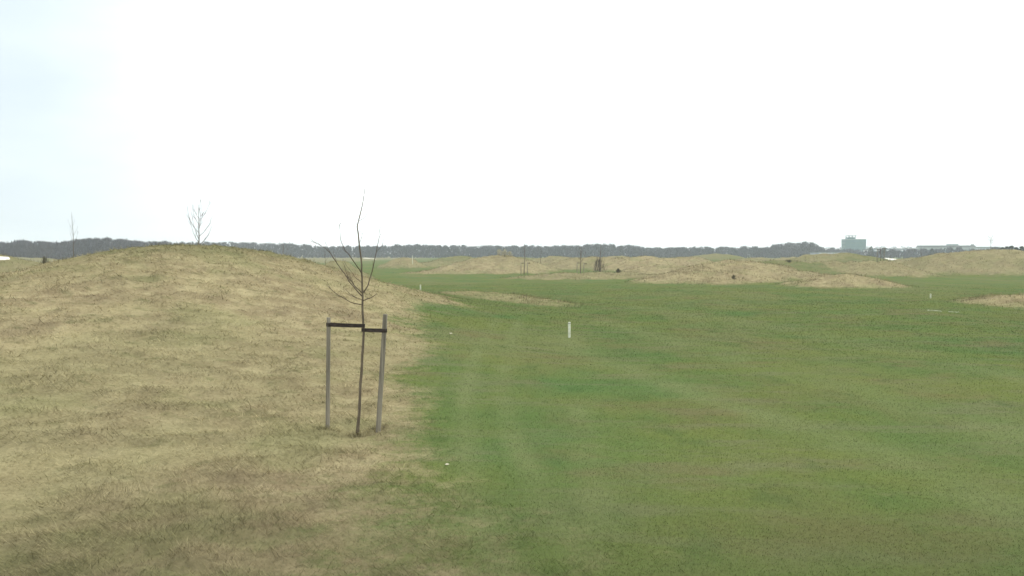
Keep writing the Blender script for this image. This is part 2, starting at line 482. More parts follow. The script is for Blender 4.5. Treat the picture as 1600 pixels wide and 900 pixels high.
# ------------------------------------------------------------------ the land, one sheet
def build_ground():
    fa = np.radians(np.linspace(-40, 40, 621))
    side = np.radians(np.linspace(40, 320, 120))[1:-1]
    ang = np.concatenate([fa, side])
    rad = np.concatenate([[0.8, 2.0, 3.2, 4.2], np.exp(np.linspace(math.log(5.0), math.log(220), 620)), np.exp(np.linspace(math.log(224), math.log(2600), 110))])
    A, R = np.meshgrid(ang, rad)
    x, y = np.sin(A) * R, np.cos(A) * R
    h, dry, ol = macro(x.ravel(), y.ravel())
    z = h + tussock(x.ravel(), y.ravel(), dry)
    V = np.stack([x.ravel(), y.ravel(), z], 1)
    na, nr = len(ang), len(rad)
    i, j = np.meshgrid(np.arange(nr - 1), np.arange(na), indexing='ij')
    j2 = (j + 1) % na
    F = np.stack([i * na + j, (i + 1) * na + j, (i + 1) * na + j2, i * na + j2], -1).reshape(-1, 4)[:, ::-1]
    cz = V[:na, 2].mean()
    V = np.vstack([V, [[0, 0, cz]]]); c = len(V) - 1
    dry = np.append(dry, dry[0]); ol = np.append(ol, ol[0])
    o = fast_mesh('ground', V, F, M_ground, True, {'dry': dry, 'olive': ol, 'track': track(V[:, 0], V[:, 1])})
    # close the middle
    import bmesh
    bm = bmesh.new(); bm.from_mesh(o.data); bm.verts.ensure_lookup_table()
    for k in range(na):
        f = bm.faces.new((bm.verts[c], bm.verts[(k + 1) % na], bm.verts[k])); f.smooth = True
    bm.to_mesh(o.data); bm.free()
    tag(o, kind='structure')
build_ground()

# ------------------------------------------------------------------ grass blades
rs = np.random.RandomState(7)
def scatter(n, r0, r1, half=0.66):
    """random ground points, evenly spread per distance (thinner with distance)"""
    r = np.exp(rs.uniform(math.log(r0), math.log(r1), n)) if r1 / r0 > 1.01 else np.full(n, r0)
    a = rs.uniform(-half, half, n)
    return np.sin(a) * r, np.cos(a) * r, r

def blades(name, x, y, length, width, lean, label, tint=(0.7, 1.35), comb=None):
    n = len(x)
    h, dry, ol = macro(x, y)
    z = h + tussock(x, y, dry) - 0.01
    a = rs.uniform(0, 2 * math.pi, n)
    if comb is not None:                       # matted grass lies mostly one way
        a = comb + rs.normal(0, 0.75, n)
    la = lean * rs.uniform(0.5, 1.25, n)
    dx, dy = np.cos(a) * np.sin(la), np.sin(a) * np.sin(la)
    dz = np.cos(la)
    b = rs.uniform(0, math.pi, n)
    wx, wy = np.cos(b) * width * 0.5, np.sin(b) * width * 0.5
    P = np.stack([x, y, z], 1); W = np.stack([wx, wy, np.zeros(n)], 1)
    D = np.stack([dx, dy, dz], 1) * length[:, None]
    mid = P + D * 0.55; mid[:, 2] += 0.0
    tip = P + D; tip[:, 2] -= 0.22 * length * np.sin(la)
    V = np.stack([P - W, P + W, mid + W * 0.8, mid - W * 0.8, tip], 1).reshape(-1, 3)
    k = np.arange(n) * 5
    F = np.concatenate([np.stack([k, k + 1, k + 2], 1), np.stack([k, k + 2, k + 3], 1), np.stack([k + 3, k + 2, k + 4], 1)])
    tn = rs.uniform(tint[0], tint[1], n) * (1 + 0.5 * vnoise(x, y, 0.5, 91))
    o = fast_mesh(name, V, F, M_blade, False, {'dry': np.repeat(dry, 5), 'olive': np.repeat(ol, 5), 'tint': np.repeat(tn, 5), 'track': np.repeat(track(x, y), 5)})
    tag(o, label, 'grass', kind='stuff')
    return o

# dry, matted grass
x, y, r = scatter(900000, 5.5, 75)
_, d, _ = macro(x, y)
clump = vnoise(x * 0.8, y, 0.42, 51) + 0.5 * vnoise(x, y, 0.9, 60)
keep = (rs.uniform(0, 1, len(x)) < d * np.clip(0.62 + 1.0 * clump, 0.2, 1))
x, y, r, clump = x[keep], y[keep], r[keep], clump[keep]
# tufts left standing round the stakes and the stem, where the mower cannot reach
for (px, py) in ((512, 674), (558, 677), (591, 672)):
    c_ = hit(px, py); n_ = 420
    x = np.append(x, rs.normal(c_.x, .10, n_)); y = np.append(y, rs.normal(c_.y, .08, n_)); r = np.append(r, np.full(n_, 14.)); clump = np.append(clump, np.full(n_, .55))
L_ = rs.uniform(0.06, 0.17, len(x)) * (1 + 0.8 * np.clip(clump, -0.5, 0.6)) * np.clip(r / 30, 1, 1.5)
W_ = 0.004 * np.clip(r / 9, 1, 5)
blades('dry_grass', x, y, L_, W_, 1.32, 'long straw coloured matted grass over the hillside at left', (0.6, 1.5), comb=3.3 + 2.6 * vnoise(x, y, 1.6, 61) + np.where(rs.uniform(0, 1, len(x)) < .35, math.pi, 0))
# short green turf
x, y, r = scatter(1200000, 5.5, 130)
_, d, _ = macro(x, y)
keep = rs.uniform(0, 1, len(x)) < (1.0 - 0.85 * d) * (1 - 0.95 * sstep(45, 130, r))
x, y, r = x[keep], y[keep], r[keep]
blades('short_grass', x, y, rs.uniform(0.018, 0.045, len(x)) * np.clip(r / 25, 1, 1.6), 0.004 * np.clip(r / 9, 1, 5), 0.75, 'short green mown grass of the fairway', (0.5, 1.6))
# rough grass on the far mounds
x, y, r = scatter(700000, 44, 260, 0.62)
h, d, _ = macro(x, y)
keep = (rs.uniform(0, 1, len(x)) < d * np.clip(0.5 + 1.6 * vnoise(x, y, 1.1, 54), 0.1, 1)) & ~((x < 0) & (y < 62) & (x > -40))
x, y, r = x[keep], y[keep], r[keep]
blades('rough_grass', x, y, rs.uniform(0.12, 0.38, len(x)), 0.012 * np.clip(r / 60, 1, 3.5), 0.7, 'dry rough grass on the distant mounds', (0.3, 1.2))

# ------------------------------------------------------------------ the staked sapling in front
Y0 = 14.1
foot = hit(558, 676)
Y0 = foot.y
tree = empty('sapling', foot)
tag(tree, 'bare young tree tied between two wooden stakes, nearest in view', 'tree', 'young bare trees')
def rel(px, py, dy=0.0): return at(px, py, Y0 + dy) - foot
rg = random.Random(3)
def dense(pts, rad, wob=0.006, step=0.07):
    P, Q = [], []
    for (a, b, ra, rb) in zip(pts, pts[1:], rad, rad[1:]):
        n = max(1, int((b - a).length / step))
        for i in range(n):
            t = i / n
            p = a.lerp(b, t)
            if P: p = p + Vector((rg.gauss(0, wob), rg.gauss(0, wob), rg.gauss(0, wob * 0.5)))
            P.append(p); Q.append(ra + (rb - ra) * t)
    P.append(pts[-1]); Q.append(rad[-1])
    return P, Q
tp = [(558, 682, 0), (560, 655, 0), (563, 610, .01), (566, 565, .02), (568, 520, .02), (567, 478, .02), (567, 462, .02), (566, 435, .02), (564, 405, .02), (561, 378, .03), (559, 354, .04), (562, 338, .05), (567, 318, .06), (569, 303, .06), (570, 293, .06)]
tr = [.031, .025, .023, .021, .019, .0175, .017, .0145, .013, .011, .010, .0085, .007, .005, .004]
P, Q = dense([rel(*p) for p in tp], tr, 0.004, 0.1)
MB().tube(P, Q, 10, rough=0.08, rng=rg).build('trunk', M_bark, tree, True)
def branch(pts, r0, r1, twigs=3, seed=0):
    P = [rel(*p) for p in pts]
    R = [r0 + (r1 - r0) * i / (len(P) - 1) for i in range(len(P))]
    P, R = dense(P, R, 0.005, 0.06)
    m = MB().tube(P, R, 6, rough=0.1, rng=rg)
    q = random.Random(seed)
    for k in range(twigs):                      # side twigs and buds
        i = q.randrange(len(P) // 3, len(P) - 1)
        d = (P[i + 1] - P[i]).normalized()
        s = Vector((q.uniform(-1, 1), q.uniform(-1, 1), q.uniform(0, 1))).normalized()
        l = q.uniform(0.05, 0.16)
        a = P[i]; b = a + (d * 0.7 + s * 0.6) * l; c = b + (d + s * 0.2 + Vector((0, 0, .5))) * l * 0.6
        m.tube([a, b, c], [R[i] * 0.6, 0.0028, 0.002], 4)
    for i in range(2, len(P), 3):               # small buds
        s = Vector((q.uniform(-1, 1), q.uniform(-1, 1), 0.6)).normalized()
        a = P[i] + s * R[i]
        m.tube([a, a + s * 0.007, a + s * 0.014], [0.002, 0.0035, 0.001], 4)
    return m.build('branch', M_twig, tree, True)
branch([(567, 477, .02), (548, 472, -.1), (530, 462, -.2), (516, 451, -.28), (510, 445, -.3)], .008, .003, 2, 1)
branch([(567, 469, .02), (557, 465, .1), (546, 459, .16), (540, 452, .2)], .006, .003, 1, 2)
branch([(567, 464, .02), (556, 452, .05), (546, 440, .08), (538, 427, .1), (526, 411, .15), (516, 395, .2), (508, 388, .22), (497, 381, .25), (486, 377, .28)], .011, .0032, 5, 3)
branch([(567, 459, .02), (555, 447, -.06), (545, 434, -.1), (541, 424, -.12), (537, 412, -.14)], .010, .003, 3, 4)
branch([(566, 443, .02), (559, 437, .1), (551, 428, .18), (545, 420, .22)], .006, .0028, 1, 5)
branch([(565, 427, .02), (558, 415, -.05), (549, 403, -.1), (540, 391, -.14), (533, 377, -.16), (531, 362, -.18), (529, 345, -.2)], .009, .003, 4, 6)
branch([(568, 457, .02), (575, 446, .05), (580, 430, .08), (585, 411, .12), (588, 394, .14), (592, 373, .17), (595, 354, .2)], .011, .0038, 2, 7)
branch([(567, 470, .02), (579, 465, -.1), (589, 459, -.16)], .009, .004, 0, 8)
branch([(562, 345, .05), (568, 341, 0), (573, 336, -.04)], .005, .0028, 1, 9)
branch([(561, 382, .03), (565, 372, .1), (568, 362, .15)], .005, .0025, 1, 10)
branch([(559, 354, .04), (557, 348, .1), (556, 341, .13)], .004, .002, 0, 11)

def stake(px0, py0, px1, py1, r, hook_px, hook_py, dY, label, name='tree_stake', twist=0):
    base = at(px0, py0, Y0 + dY); top = at(px1, py1, Y0 + dY)
    gz = ground_z(base.x, base.y)
    root = empty(name, (base.x, base.y, gz))
    tag(root, label, 'stake', 'stakes of the nearest sapling')
    b = base - root.location; t = top - root.location
    lo = b + (b - t).normalized() * 0.25
    pts = [lo.lerp(t, k / 14) for k in range(14)] + [t - (t - b).normalized() * 0.008, t]
    rd = [r * (1.05 - 0.08 * k / 14) for k in range(14)] + [r * 0.95, r * 0.84]
    MB().tube(pts, rd, 14, rough=0.035, rng=rg).build('post', M_stake, root, True)
    return root, b, t

sl, bl, tl = stake(512, 674, 513.5, 496, .034, 0, 0, 0.06, 'upright grey wooden stake left of the nearest sapling')
sr, br, tr_ = stake(591, 671, 602, 491, .040, 0, 0, 0.04, 'thicker leaning grey wooden stake right of the nearest sapling')

def band(root, p0, p1, th, r_end, r_tree, sag, parent):
    """flat rubber strap that wraps the stake at p0 and the stem at p1"""
    m = MB()
    n = 20
    dirv = (p1 - p0); L = dirv.length
    side = Vector((-dirv.y, dirv.x, 0)).normalized()
    pts = []
    outl = []
    # loop outline in plan: round the stake, along, round the stem, back
    f = Vector((dirv.x, dirv.y, 0)).normalized()
    for k in range(9):
        a = math.pi / 2 + math.pi * k / 8
        outl.append((p0 + (f * math.cos(a) + side * math.sin(a)) * (r_end + .004), 0))
    for k in range(1, 12):
        t = k / 12
        rr = (r_end + .004) * (1 - t) ** 1.5 * 0.9 + 0.006
        outl.append((p0.lerp(p1, t) - side * rr + Vector((0, 0, -sag * math.sin(math.pi * t))), 0))
    for k in range(9):
        a = -math.pi / 2 + math.pi * k / 8
        outl.append((p1 + (f * math.cos(a) + side * math.sin(a)) * (r_tree + .004), 0))
    for k in range(11, 0, -1):
        t = k / 12
        rr = (r_end + .004) * (1 - t) ** 1.5 * 0.9 + 0.006
        outl.append((p0.lerp(p1, t) + side * rr + Vector((0, 0, -sag * math.sin(math.pi * t))), 0))
    P = [o[0] for o in outl]; N = len(P); c = sum(P, Vector()) / N
    V, F = [], []
    for i in range(N):
        t = (P[(i + 1) % N] - P[i - 1]).normalized(); nn = Vector((t.y, -t.x, 0)).normalized()
        for (dz, off) in ((-th / 2, 0), (th / 2, 0), (th / 2, .005), (-th / 2, .005)):
            V.append(P[i] + Vector((0, 0, dz)) + nn * off)
    for i in range(N):
        a, b = i * 4, ((i + 1) % N) * 4
        for k in range(4):
            F.append((a + k, a + (k + 1) % 4, b + (k + 1) % 4, b + k))
    o = mesh_obj('strap', V, F, M_band, parent)
    # nail heads
    nm = MB()
    for dz in (-th * .2, th * .2):
        q = p0 + side * -(r_end + .009) + Vector((0, 0, dz))
        nm.tube([q, q - side * .004], [.006, .006], 8)
    nm.build('nail', M_stake, parent)
    return o
pl = at(513.5, 507, Y0 + 0.06) - sl.location
pt = at(567.5, 509, Y0 + 0.02) - sl.location
band(sl, pl, pt, .062, .033, .022, .004, sl)
pr = at(600.5, 516.5, Y0 + 0.04) - sr.location
pt2 = at(567.5, 515.5, Y0 + 0.02) - sr.location
band(sr, pr, pt2, .060, .039, .022, .002, sr)

# ------------------------------------------------------------------ the other saplings
def young_tree(px, Y, ytop, label, seed, spread=0.17, nb=8, thick=1.0, start=0.42, stakes=False, cat='tree', group='young bare trees', lean=0.0, name='sapling'):
    q = random.Random(seed)
    x = X(px, Y) * 1.0
    p = at(px, 400, Y); x = p.x
    gz = ground_z(x, Y)
    H = at(px, ytop, Y).z - gz
    root = empty(name, (x, Y, gz))
    tag(root, label, cat, group)
    pts, r = [], []
    ox = oy = 0
    n = 9
    for k in range(n + 1):
        t = k / n
        pts.append(Vector((ox + lean * t * H, oy, H * t - 0.1 * (k == 0))))
        r.append((0.034 * (1 - t) + 0.006) * thick * H / 3.9)
        ox += q.gauss(0, 0.018) * H / 4; oy += q.gauss(0, 0.018) * H / 4
    m = MB().tube(pts, r, 6)
    m.build('trunk', M_bark, root, True)
    c = MB()
    for b in range(nb):
        t = start + (0.85 - start) * (b + q.uniform(0, .8)) / nb
        f = t * n; i = int(f); a = pts[i].lerp(pts[i + 1], f - i)
        az = b * 2.4 + q.uniform(-.4, .4)
        ln = H * spread * (1.7 - t) * q.uniform(0.8, 1.25)
        bp, rb = [a], [r[i] * 0.6]
        el = q.uniform(0.5, 0.8)
        for s in range(4):
            el = min(1.45, el + q.uniform(0.08, 0.25))
            bp.append(bp[-1] + Vector((math.cos(az) * math.cos(el), math.sin(az) * math.cos(el), math.sin(el))) * ln * 0.42)
            rb.append(max(r[i] * 0.6 * (1 - (s + 1) / 4.6), .005 * thick))
        c.tube(bp, rb, 4)
        for s in range(3):
            j = q.randrange(1, 4); a2 = bp[j]
            az2 = az + q.uniform(-1.3, 1.3)
            d = Vector((math.cos(az2) * .6, math.sin(az2) * .6, .8)) * ln * q.uniform(.25, .5)
            c.tube([a2, a2 + d * .5, a2 + d + Vector((0, 0, .03))], [rb[j] * .6, .005 * thick, .004 * thick], 3)
    c.build('crown', M_twig, root)
    if stakes:
        for sx, w in ((-0.45, 'left'), (0.45, 'right')):
            s = STAKE.copy(); S.collection.objects.link(s)
            s.location = (x + sx, Y, ground_z(x + sx, Y))
            s['label'] = '%s one of the two short stakes by the %s' % (w, stakes)
            s['group'] = 'stakes of the distant saplings'
            for ch in STAKE.children:
                cc = ch.copy(); S.collection.objects.link(cc); cc.parent = s
    return root

STAKE = empty('tree_stake', (X(907, 126) - 0.45, 126, 0))
tag(STAKE, 'x', 'stake')
MB().tube([(0, 0, -.2), (0, 0, .8), (0, 0, 1.75)], [.045, .045, .04], 8).build('post', M_stake, STAKE, True)
MB().box(0.041, .40, -.008, .008, 1.58, 1.66).build('strap', M_band, STAKE)
for ch in STAKE.children:
    if ch.name.startswith('strap'): pass

young_tree(311, 45.5, 319, 'lone bare sapling on the crest of the big dry hill', 21, 0.22, 11, 1.45, 0.16)
young_tree(113, 76, 331, 'tall thin sapling at far left rising above the dark wood', 22, 0.10, 7, 0.75, 0.5)
young_tree(442, 66, 371, 'short sapling poking over the right shoulder of the big hill', 23, 0.10, 5, 0.9, 0.6)
young_tree(819, 128, 378, 'first sapling right of the tan mound with pale plumes', 24, 0.10, 6, 1.5, 0.45, stakes='sapling right of the plumed mound')
young_tree(845, 140, 372, 'tall thin sapling second right of the plumed mound', 25, 0.08, 6, 0.9, 0.45)
young_tree(907, 120, 382, 'dark stemmed sapling standing left of the reddish twiggy shrub', 26, 0.16, 8, 1.7, 0.42, stakes='sapling left of the reddish shrub')
young_tree(938, 132, 376, 'sapling growing out of the reddish twiggy shrub', 27, 0.10, 8, 1.2, 0.4)
young_tree(1376, 117, 386, 'sapling on the tan mound below the low buildings', 28, 0.14, 10, 2.2, 0.4, stakes='sapling below the low buildings')
young_tree(1391, 119, 398, 'small sapling just right of the one below the low buildings', 29, 0.12, 6, 1.2, 0.45)
young_tree(1439, 140, 391, 'thin sapling left of the big mound at far right', 30, 0.12, 6, 1.2, 0.45)
young_tree(1548, 129, 368, 'sapling on the crest of the mound at far right', 31, 0.19, 11, 1.5, 0.4)
young_tree(1258, 150, 399, 'small sapling on the tan slope left of the green patch', 32, 0.14, 6, 1.4, 0.45)
young_tree(1272, 152, 398, 'thin sapling at the edge of the green patch', 33, 0.10, 5, 1.0, 0.45)
young_tree(508, 96, 386, 'thin sapling behind the foot of the big dry hill', 34, 0.10, 5, 1.0, 0.5)
young_tree(734, 170, 396, 'tiny sapling left of the plumed mound', 35, 0.12, 5, 1.0, 0.5)
# the loose source stake becomes the first one's neighbour only in copies
for ch in list(STAKE.children): bpy.data.objects.remove(ch)
bpy.data.objects.remove(STAKE)

# ------------------------------------------------------------------ shrubs and plumes
def shrub(px, Y, w, h, mat, label, seed, name='shrub', n=160, cat='shrub', group=None, up=0.5, tw=0.03):
    q = random.Random(seed)
    p = at(px, 400, Y); gz = ground_z(p.x, Y)
    root = empty(name, (p.x, Y, gz)); tag(root, label, cat, group)
    m = MB()
    for k in range(5):
        a = q.uniform(0, 6.28); d = Vector((math.cos(a) * w * .2, math.sin(a) * w * .2, h * .55))
        m.tube([(0, 0, -.05), d * .5, d], [.02 + .01 * h, .015, .008], 4)
    m.build('stem', M_twig, root)
    V, F = [], []
    for k in range(n):
        a = q.uniform(0, 6.28); rr = math.sqrt(q.uniform(0, 1)); zz = q.uniform(0.03, 1)
        lim = w * .5 * math.sqrt(max(0.05, 1 - (zz * 0.95) ** 2.2)) * (0.8 + 0.3 * math.sin(a * 3 + seed))
        c = Vector((math.cos(a) * rr * lim, math.sin(a) * rr * lim, zz * h))
        d = Vector((c.x * .5, c.y * .5, h * up)).normalized() * q.uniform(.15, .4) * h
        s = Vector((q.gauss(0, 1), q.gauss(0, 1), q.gauss(0, .4))).normalized() * tw
        b = len(V); V += [c - s, c + s, c + d + s * .3, c + d - s * .3]; F.append((b, b + 1, b + 2, b + 3))
    mesh_obj('foliage', V, F, mat, root)
    return root
shrub(966, 118, 0.75, 0.62, M_shrub, 'compact dark bush on the low slope right of the reddish shrub', 1, n=260, tw=.035)
shrub(936, 131, 2.2, 2.0, M_twig, 'reddish twiggy shrub among the saplings left of the dark bush', 2, n=300, tw=.022)
shrub(70, 74, 1.0, 1.2, M_shrub, 'brown twiggy shrub in the hollow at far left', 3, n=240, tw=.022)
shrub(1217, 170, 0.9, 0.9, M_ever, 'small dark shrub, left one of the pair on the middle mounds', 4, n=160, tw=.05)
shrub(1222, 166, 0.8, 1.1, M_ever, 'small dark shrub, right one of the pair on the middle mounds', 5, n=160, tw=.05)
shrub(1233, 119, 0.9, 0.3, M_shrub, 'low flat dark clump right of the pair of shrubs', 6, n=160, tw=.04)
shrub(1341, 92, 0.6, 0.45, M_ever, 'small dark bush on the bright tan mound', 7, n=160, tw=.03)
shrub(1147, 85, 0.5, 0.35, M_shrub, 'tiny dark clump on the broad tan mound', 8, n=120, tw=.03)
shrub(446, 64, 1.5, 0.75, M_shrub, 'greenish brush at the foot of the short sapling on the hill', 9, n=260, tw=.02)
for k, (px, w, h) in enumerate(((780, 1.1, .75), (789, 1.3, .9), (797, .9, .6))):
    shrub(px, 141, w, h, M_pale, ('left', 'middle', 'right')[k] + ' one of the three pale plume tufts on the tan mound crest', 20 + k, name='plume_grass', n=150, cat='plant', group='pale plume tufts on the mound', tw=.05)

# ------------------------------------------------------------------ marker posts
def marker(px, pyb, pyt, r, label, ring=False, Y=None):
    b = hit(px, pyb) if Y is None else at(px, pyb, Y)
    gz = ground_z(b.x, b.y)
    top = at(px, pyt, b.y).z
    root = empty('marker_post', (b.x, b.y, gz)); tag(root, label, 'post', 'white marker posts')
    h = top - gz
    hh = h - (.035 if ring else 0)
    MB().tube([(0, 0, -.1), (0, 0, hh * .5), (0, 0, hh)], [r, r, r], 16).build('post', M_white, root, False)
    if ring:
        MB().tube([(0, 0, hh), (0, 0, hh + .02)], [r * .96, r * .96], 16).build('ring', M_dark, root)
        MB().tube([(0, 0, hh + .02), (0, 0, hh + .045), (0, 0, hh + .055)], [r * 1.02, r * .95, r * .5], 16).build('cap', M_white, root)
    return root
marker(889.5, 527.5, 504, .046, 'white marker post with dark ring near the top, alone on the fairway', True)
marker(657, 453, 445, .05, 'small white marker post beyond the foot of the dry hill')
marker(1454, 466, 459, .04, 'tiny pale marker post on the grass at right')
marker(644.5, 408, 399, .05, 'thin white marker pole in front of the far wood', Y=168)

# ------------------------------------------------------------------ bare sand
def sand(cx_px, py, w, dpth, label, Y=None, lift=0.03, sy=0.0, seed=0, name='sand_bunker'):
    c = hit(cx_px, py) if Y is None else at(cx_px, 400, Y)
    q = random.Random(seed)
    V, F = [], []
    NR, NA = 7, 40
    ph = [q.uniform(0, 6.28) for _ in range(3)]
    pts = []
    for i in range(NR + 1):
        for k in range(NA):
            a = 2 * math.pi * k / NA
            e = 1 + .18 * math.sin(2 * a + ph[0]) + .12 * math.sin(3 * a + ph[1]) + .06 * math.sin(7 * a + ph[2])
            rr = i / NR * e
            pts.append((c.x + math.cos(a) * rr * w / 2, c.y + math.sin(a) * rr * dpth / 2 + sy * math.cos(a) * rr * w / 2))
    P = np.array(pts); h, d, _ = macro(P[:, 0], P[:, 1]); z = h + np.maximum(tussock(P[:, 0], P[:, 1], d), 0) + lift
    z[NR * NA:] -= lift + .15
    V = [(a[0] - c.x, a[1] - c.y, b) for a, b in zip(pts, z)]
    for i in range(NR):
        for k in range(NA):
            a, b = i * NA + k, i * NA + (k + 1) % NA
            F.append((a, a + NA, b + NA, b))
    o = mesh_obj(name, V, F, M_sand, loc=(c.x, c.y, 0), smooth=True)
    tag(o, label, 'bunker', kind='structure')
    return o
sand(1393, 405, 2.4, 14, 'bright sand bunker on the green slope at right', seed=1, lift=.15)
sand(-3, 405, 1.0, 2.4, 'bright sand bunker on the mound at the left edge', seed=2, lift=.12)
sand(497, 408, 2.2, 2.0, 'small pale sand patch behind the hill', Y=92, seed=3, lift=.08)
sand(577, 404, 6.5, 8, 'long pale sand strip at the foot of the far wood', Y=420, seed=4, lift=.12)

def pale_line(pts_px, w, label):
    P = [hit(*p) for p in pts_px]
    m = MB(); Q = []
    for a, b in zip(P, P[1:]):
        for k in range(6):
            t = k / 6; x_, y_ = a.x + (b.x - a.x) * t, a.y + (b.y - a.y) * t
            Q.append(Vector((x_, y_, ground_z(x_, y_) + w + .01 * math.sin(k * 2.1))))
    c = Q[0].copy()
    m.tube([p - c for p in Q], [w] * len(Q), 6)
    o = m.build('rope', M_white); o.location = c
    tag(o, label, 'rope')
pale_line([(1449, 485), (1462, 486), (1473, 487)], .012, 'thin white cord lying on the grass, longer left piece')
pale_line([(1482, 487.5), (1492, 488), (1500, 488)], .010, 'thin white cord lying on the grass, shorter right piece')

def leaf(px, py, sz, label, seed):
    q = random.Random(seed); c = hit(px, py)
    V, F = [], []
    for k in range(2):
        a = q.uniform(-.5, .5) + k * 1.1; n = 5; b = len(V)
        for i in range(n + 1):
            t = i / n; w = sz * .22 * math.sin(math.pi * min(1, t * .92 + .05))
            p = Vector((math.cos(a) * (t - .4) * sz, math.sin(a) * (t - .4) * sz, .02 + sz * .10 * math.sin(t * 3.1)))
            s = Vector((-math.sin(a), math.cos(a), .5)) * w
            V += [p - s, p + s]
        F += [(b + 2 * i, b + 2 * i + 1, b + 2 * i + 3, b + 2 * i + 2) for i in range(n)]
    o = mesh_obj('leaf', V, F, M_pale, loc=(c.x, c.y, ground_z(c.x, c.y)))
    tag(o, label, 'leaf', 'pale leaves on the turf')
leaf(704, 522, .12, 'pale withered leaf on the green turf right of the staked sapling', 1)
leaf(698, 728, .07, 'yellowish leaf lying on the turf in the foreground', 2)

# ------------------------------------------------------------------ far woods
def wood_tree(V, F, q, x, y, gz, H, W, dens):
    """a bare tree far away: stem, limbs and a haze of twigs, all as small real faces"""
    def quad(a, b, r0, r1, n):
        s = n * r0; t = n * r1; i = len(V)
        V.extend([a - s, a + s, b + t, b - t]); F.append((i, i + 1, i + 2, i + 3))
    base = Vector((x, y, gz - .3)); top = Vector((x + q.gauss(0, .3), y, gz + H * .8))
    quad(base, top, .22, .06, Vector((1, 0, 0))); quad(base, top, .22, .06, Vector((0, 1, 0)))
    for k in range(int(dens * .8)):                 # thicket low in the wood
        zz = q.uniform(0.0, 0.90); a = q.uniform(0, 6.28); rr = math.sqrt(q.uniform(0, 1)) * W * .58 * math.sqrt(max(0, 1 - (zz / .95) ** 3))
        c = Vector((x + math.cos(a) * rr, y + math.sin(a) * rr, gz + H * zz))
        n = Vector((q.gauss(0, 1), q.gauss(0, .5), q.gauss(0, .3))).normalized()
        quad(c, c + Vector((q.gauss(0, .3), q.gauss(0, .3), q.uniform(.7, 1.6))), q.uniform(.2, .5), .15, n)
    for k in range(dens):
        zz = q.uniform(0.0, 1) ** 0.75
        lim = W * .5 * math.sin(math.pi * min(1, (zz * .90 + .10))) ** .55
        a = q.uniform(0, 6.28); rr = math.sqrt(q.uniform(0, 1)) * lim
        c = Vector((x + math.cos(a) * rr, y + math.sin(a) * rr, gz + H * (.06 + .92 * zz)))
        l = q.uniform(.5, 1.5); th = q.uniform(.10, .34) * (1.25 - .6 * zz)
        d = Vector((math.cos(a) * .6 + q.gauss(0, .3), math.sin(a) * .6 + q.gauss(0, .3), 1.0)).normalized() * l
        n = Vector((q.gauss(0, 1), q.gauss(0, 1), q.gauss(0, .3))).normalized()
        quad(c, c + d, th, th * .35, n)

def wood(name, px0, px1, Y, prof, rows, gap, label, seed, mat, dens=150, depth=9, wmul=1.0, kind='stuff', cat='wood'):
    q = random.Random(seed)
    V, F = [], []
    x0, x1 = at(px0, 400, Y).x, at(px1, 400, Y).x
    for rw in range(rows):
        yy = Y + rw * depth
        x = x0
        while x < x1:
            px = 800 + x / yy * 1400
            ty = np.interp(px, [p[0] for p in prof], [p[1] for p in prof]) + q.uniform(-0.9, 2.6)
            gz = float(macro(np.array([x]), np.array([yy]))[0][0])
            H = at(px, ty, yy).z - gz
            wood_tree(V, F, q, x, yy + q.uniform(-3, 3), gz, H, q.uniform(6, 10) * wmul, dens)
            x += gap * q.uniform(.6, 1.4)
    o = mesh_obj(name, V, F, mat)
    tag(o, label, cat, kind=kind)
    return o
wood('far_wood', -250, 225, 410, [(-250, 380), (0, 380), (40, 376), (60, 378), (100, 379), (120, 374), (150, 372), (190, 374), (225, 378)], 4, 4.0, 'dark bare wood at far left behind the hollow', 1, M_wood, 170, wmul=.75)
wood('far_wood', 225, 1192, 600, [(225, 378), (340, 379), (370, 378), (420, 380), (440, 379), (480, 383), (520, 385), (600, 384), (640, 382), (700, 384), (800, 384), (900, 384), (925, 382), (990, 383), (1015, 388), (1060, 387), (1100, 386), (1160, 386), (1175, 384), (1185, 387), (1192, 388)], 3, 5.5, 'long level band of bare grey woodland on the horizon', 2, M_wood_green, 150)
wood('far_wood', 1190, 1292, 600, [(1190, 388), (1203, 385), (1212, 382), (1222, 379), (1240, 380), (1254, 378), (1268, 380), (1280, 384), (1292, 386)], 3, 5.0, 'rounded bare grove left of the office block', 3, M_wood, 160)
wood('far_wood', 1292, 1450, 980, [(1292, 386), (1350, 386), (1364, 383), (1380, 384), (1420, 384), (1450, 386)], 2, 9, 'sparse pale treetops behind the buildings', 4, M_wood, 70, wmul=1.3)
wood('far_wood', 1285, 1345, 640, [(1285, 388), (1345, 391)], 2, 5, 'low scrub around the foot of the office block', 5, M_wood, 110, wmul=.8)
wood('far_wood', 1366, 1700, 560, [(1366, 392), (1400, 391), (1430, 390), (1470, 389), (1484, 386), (1500, 388), (1530, 391), (1545, 389), (1557, 385), (1570, 391), (1700, 389)], 2, 6, 'straggling scrub in front of the long low building', 6, M_wood, 100, wmul=.8)

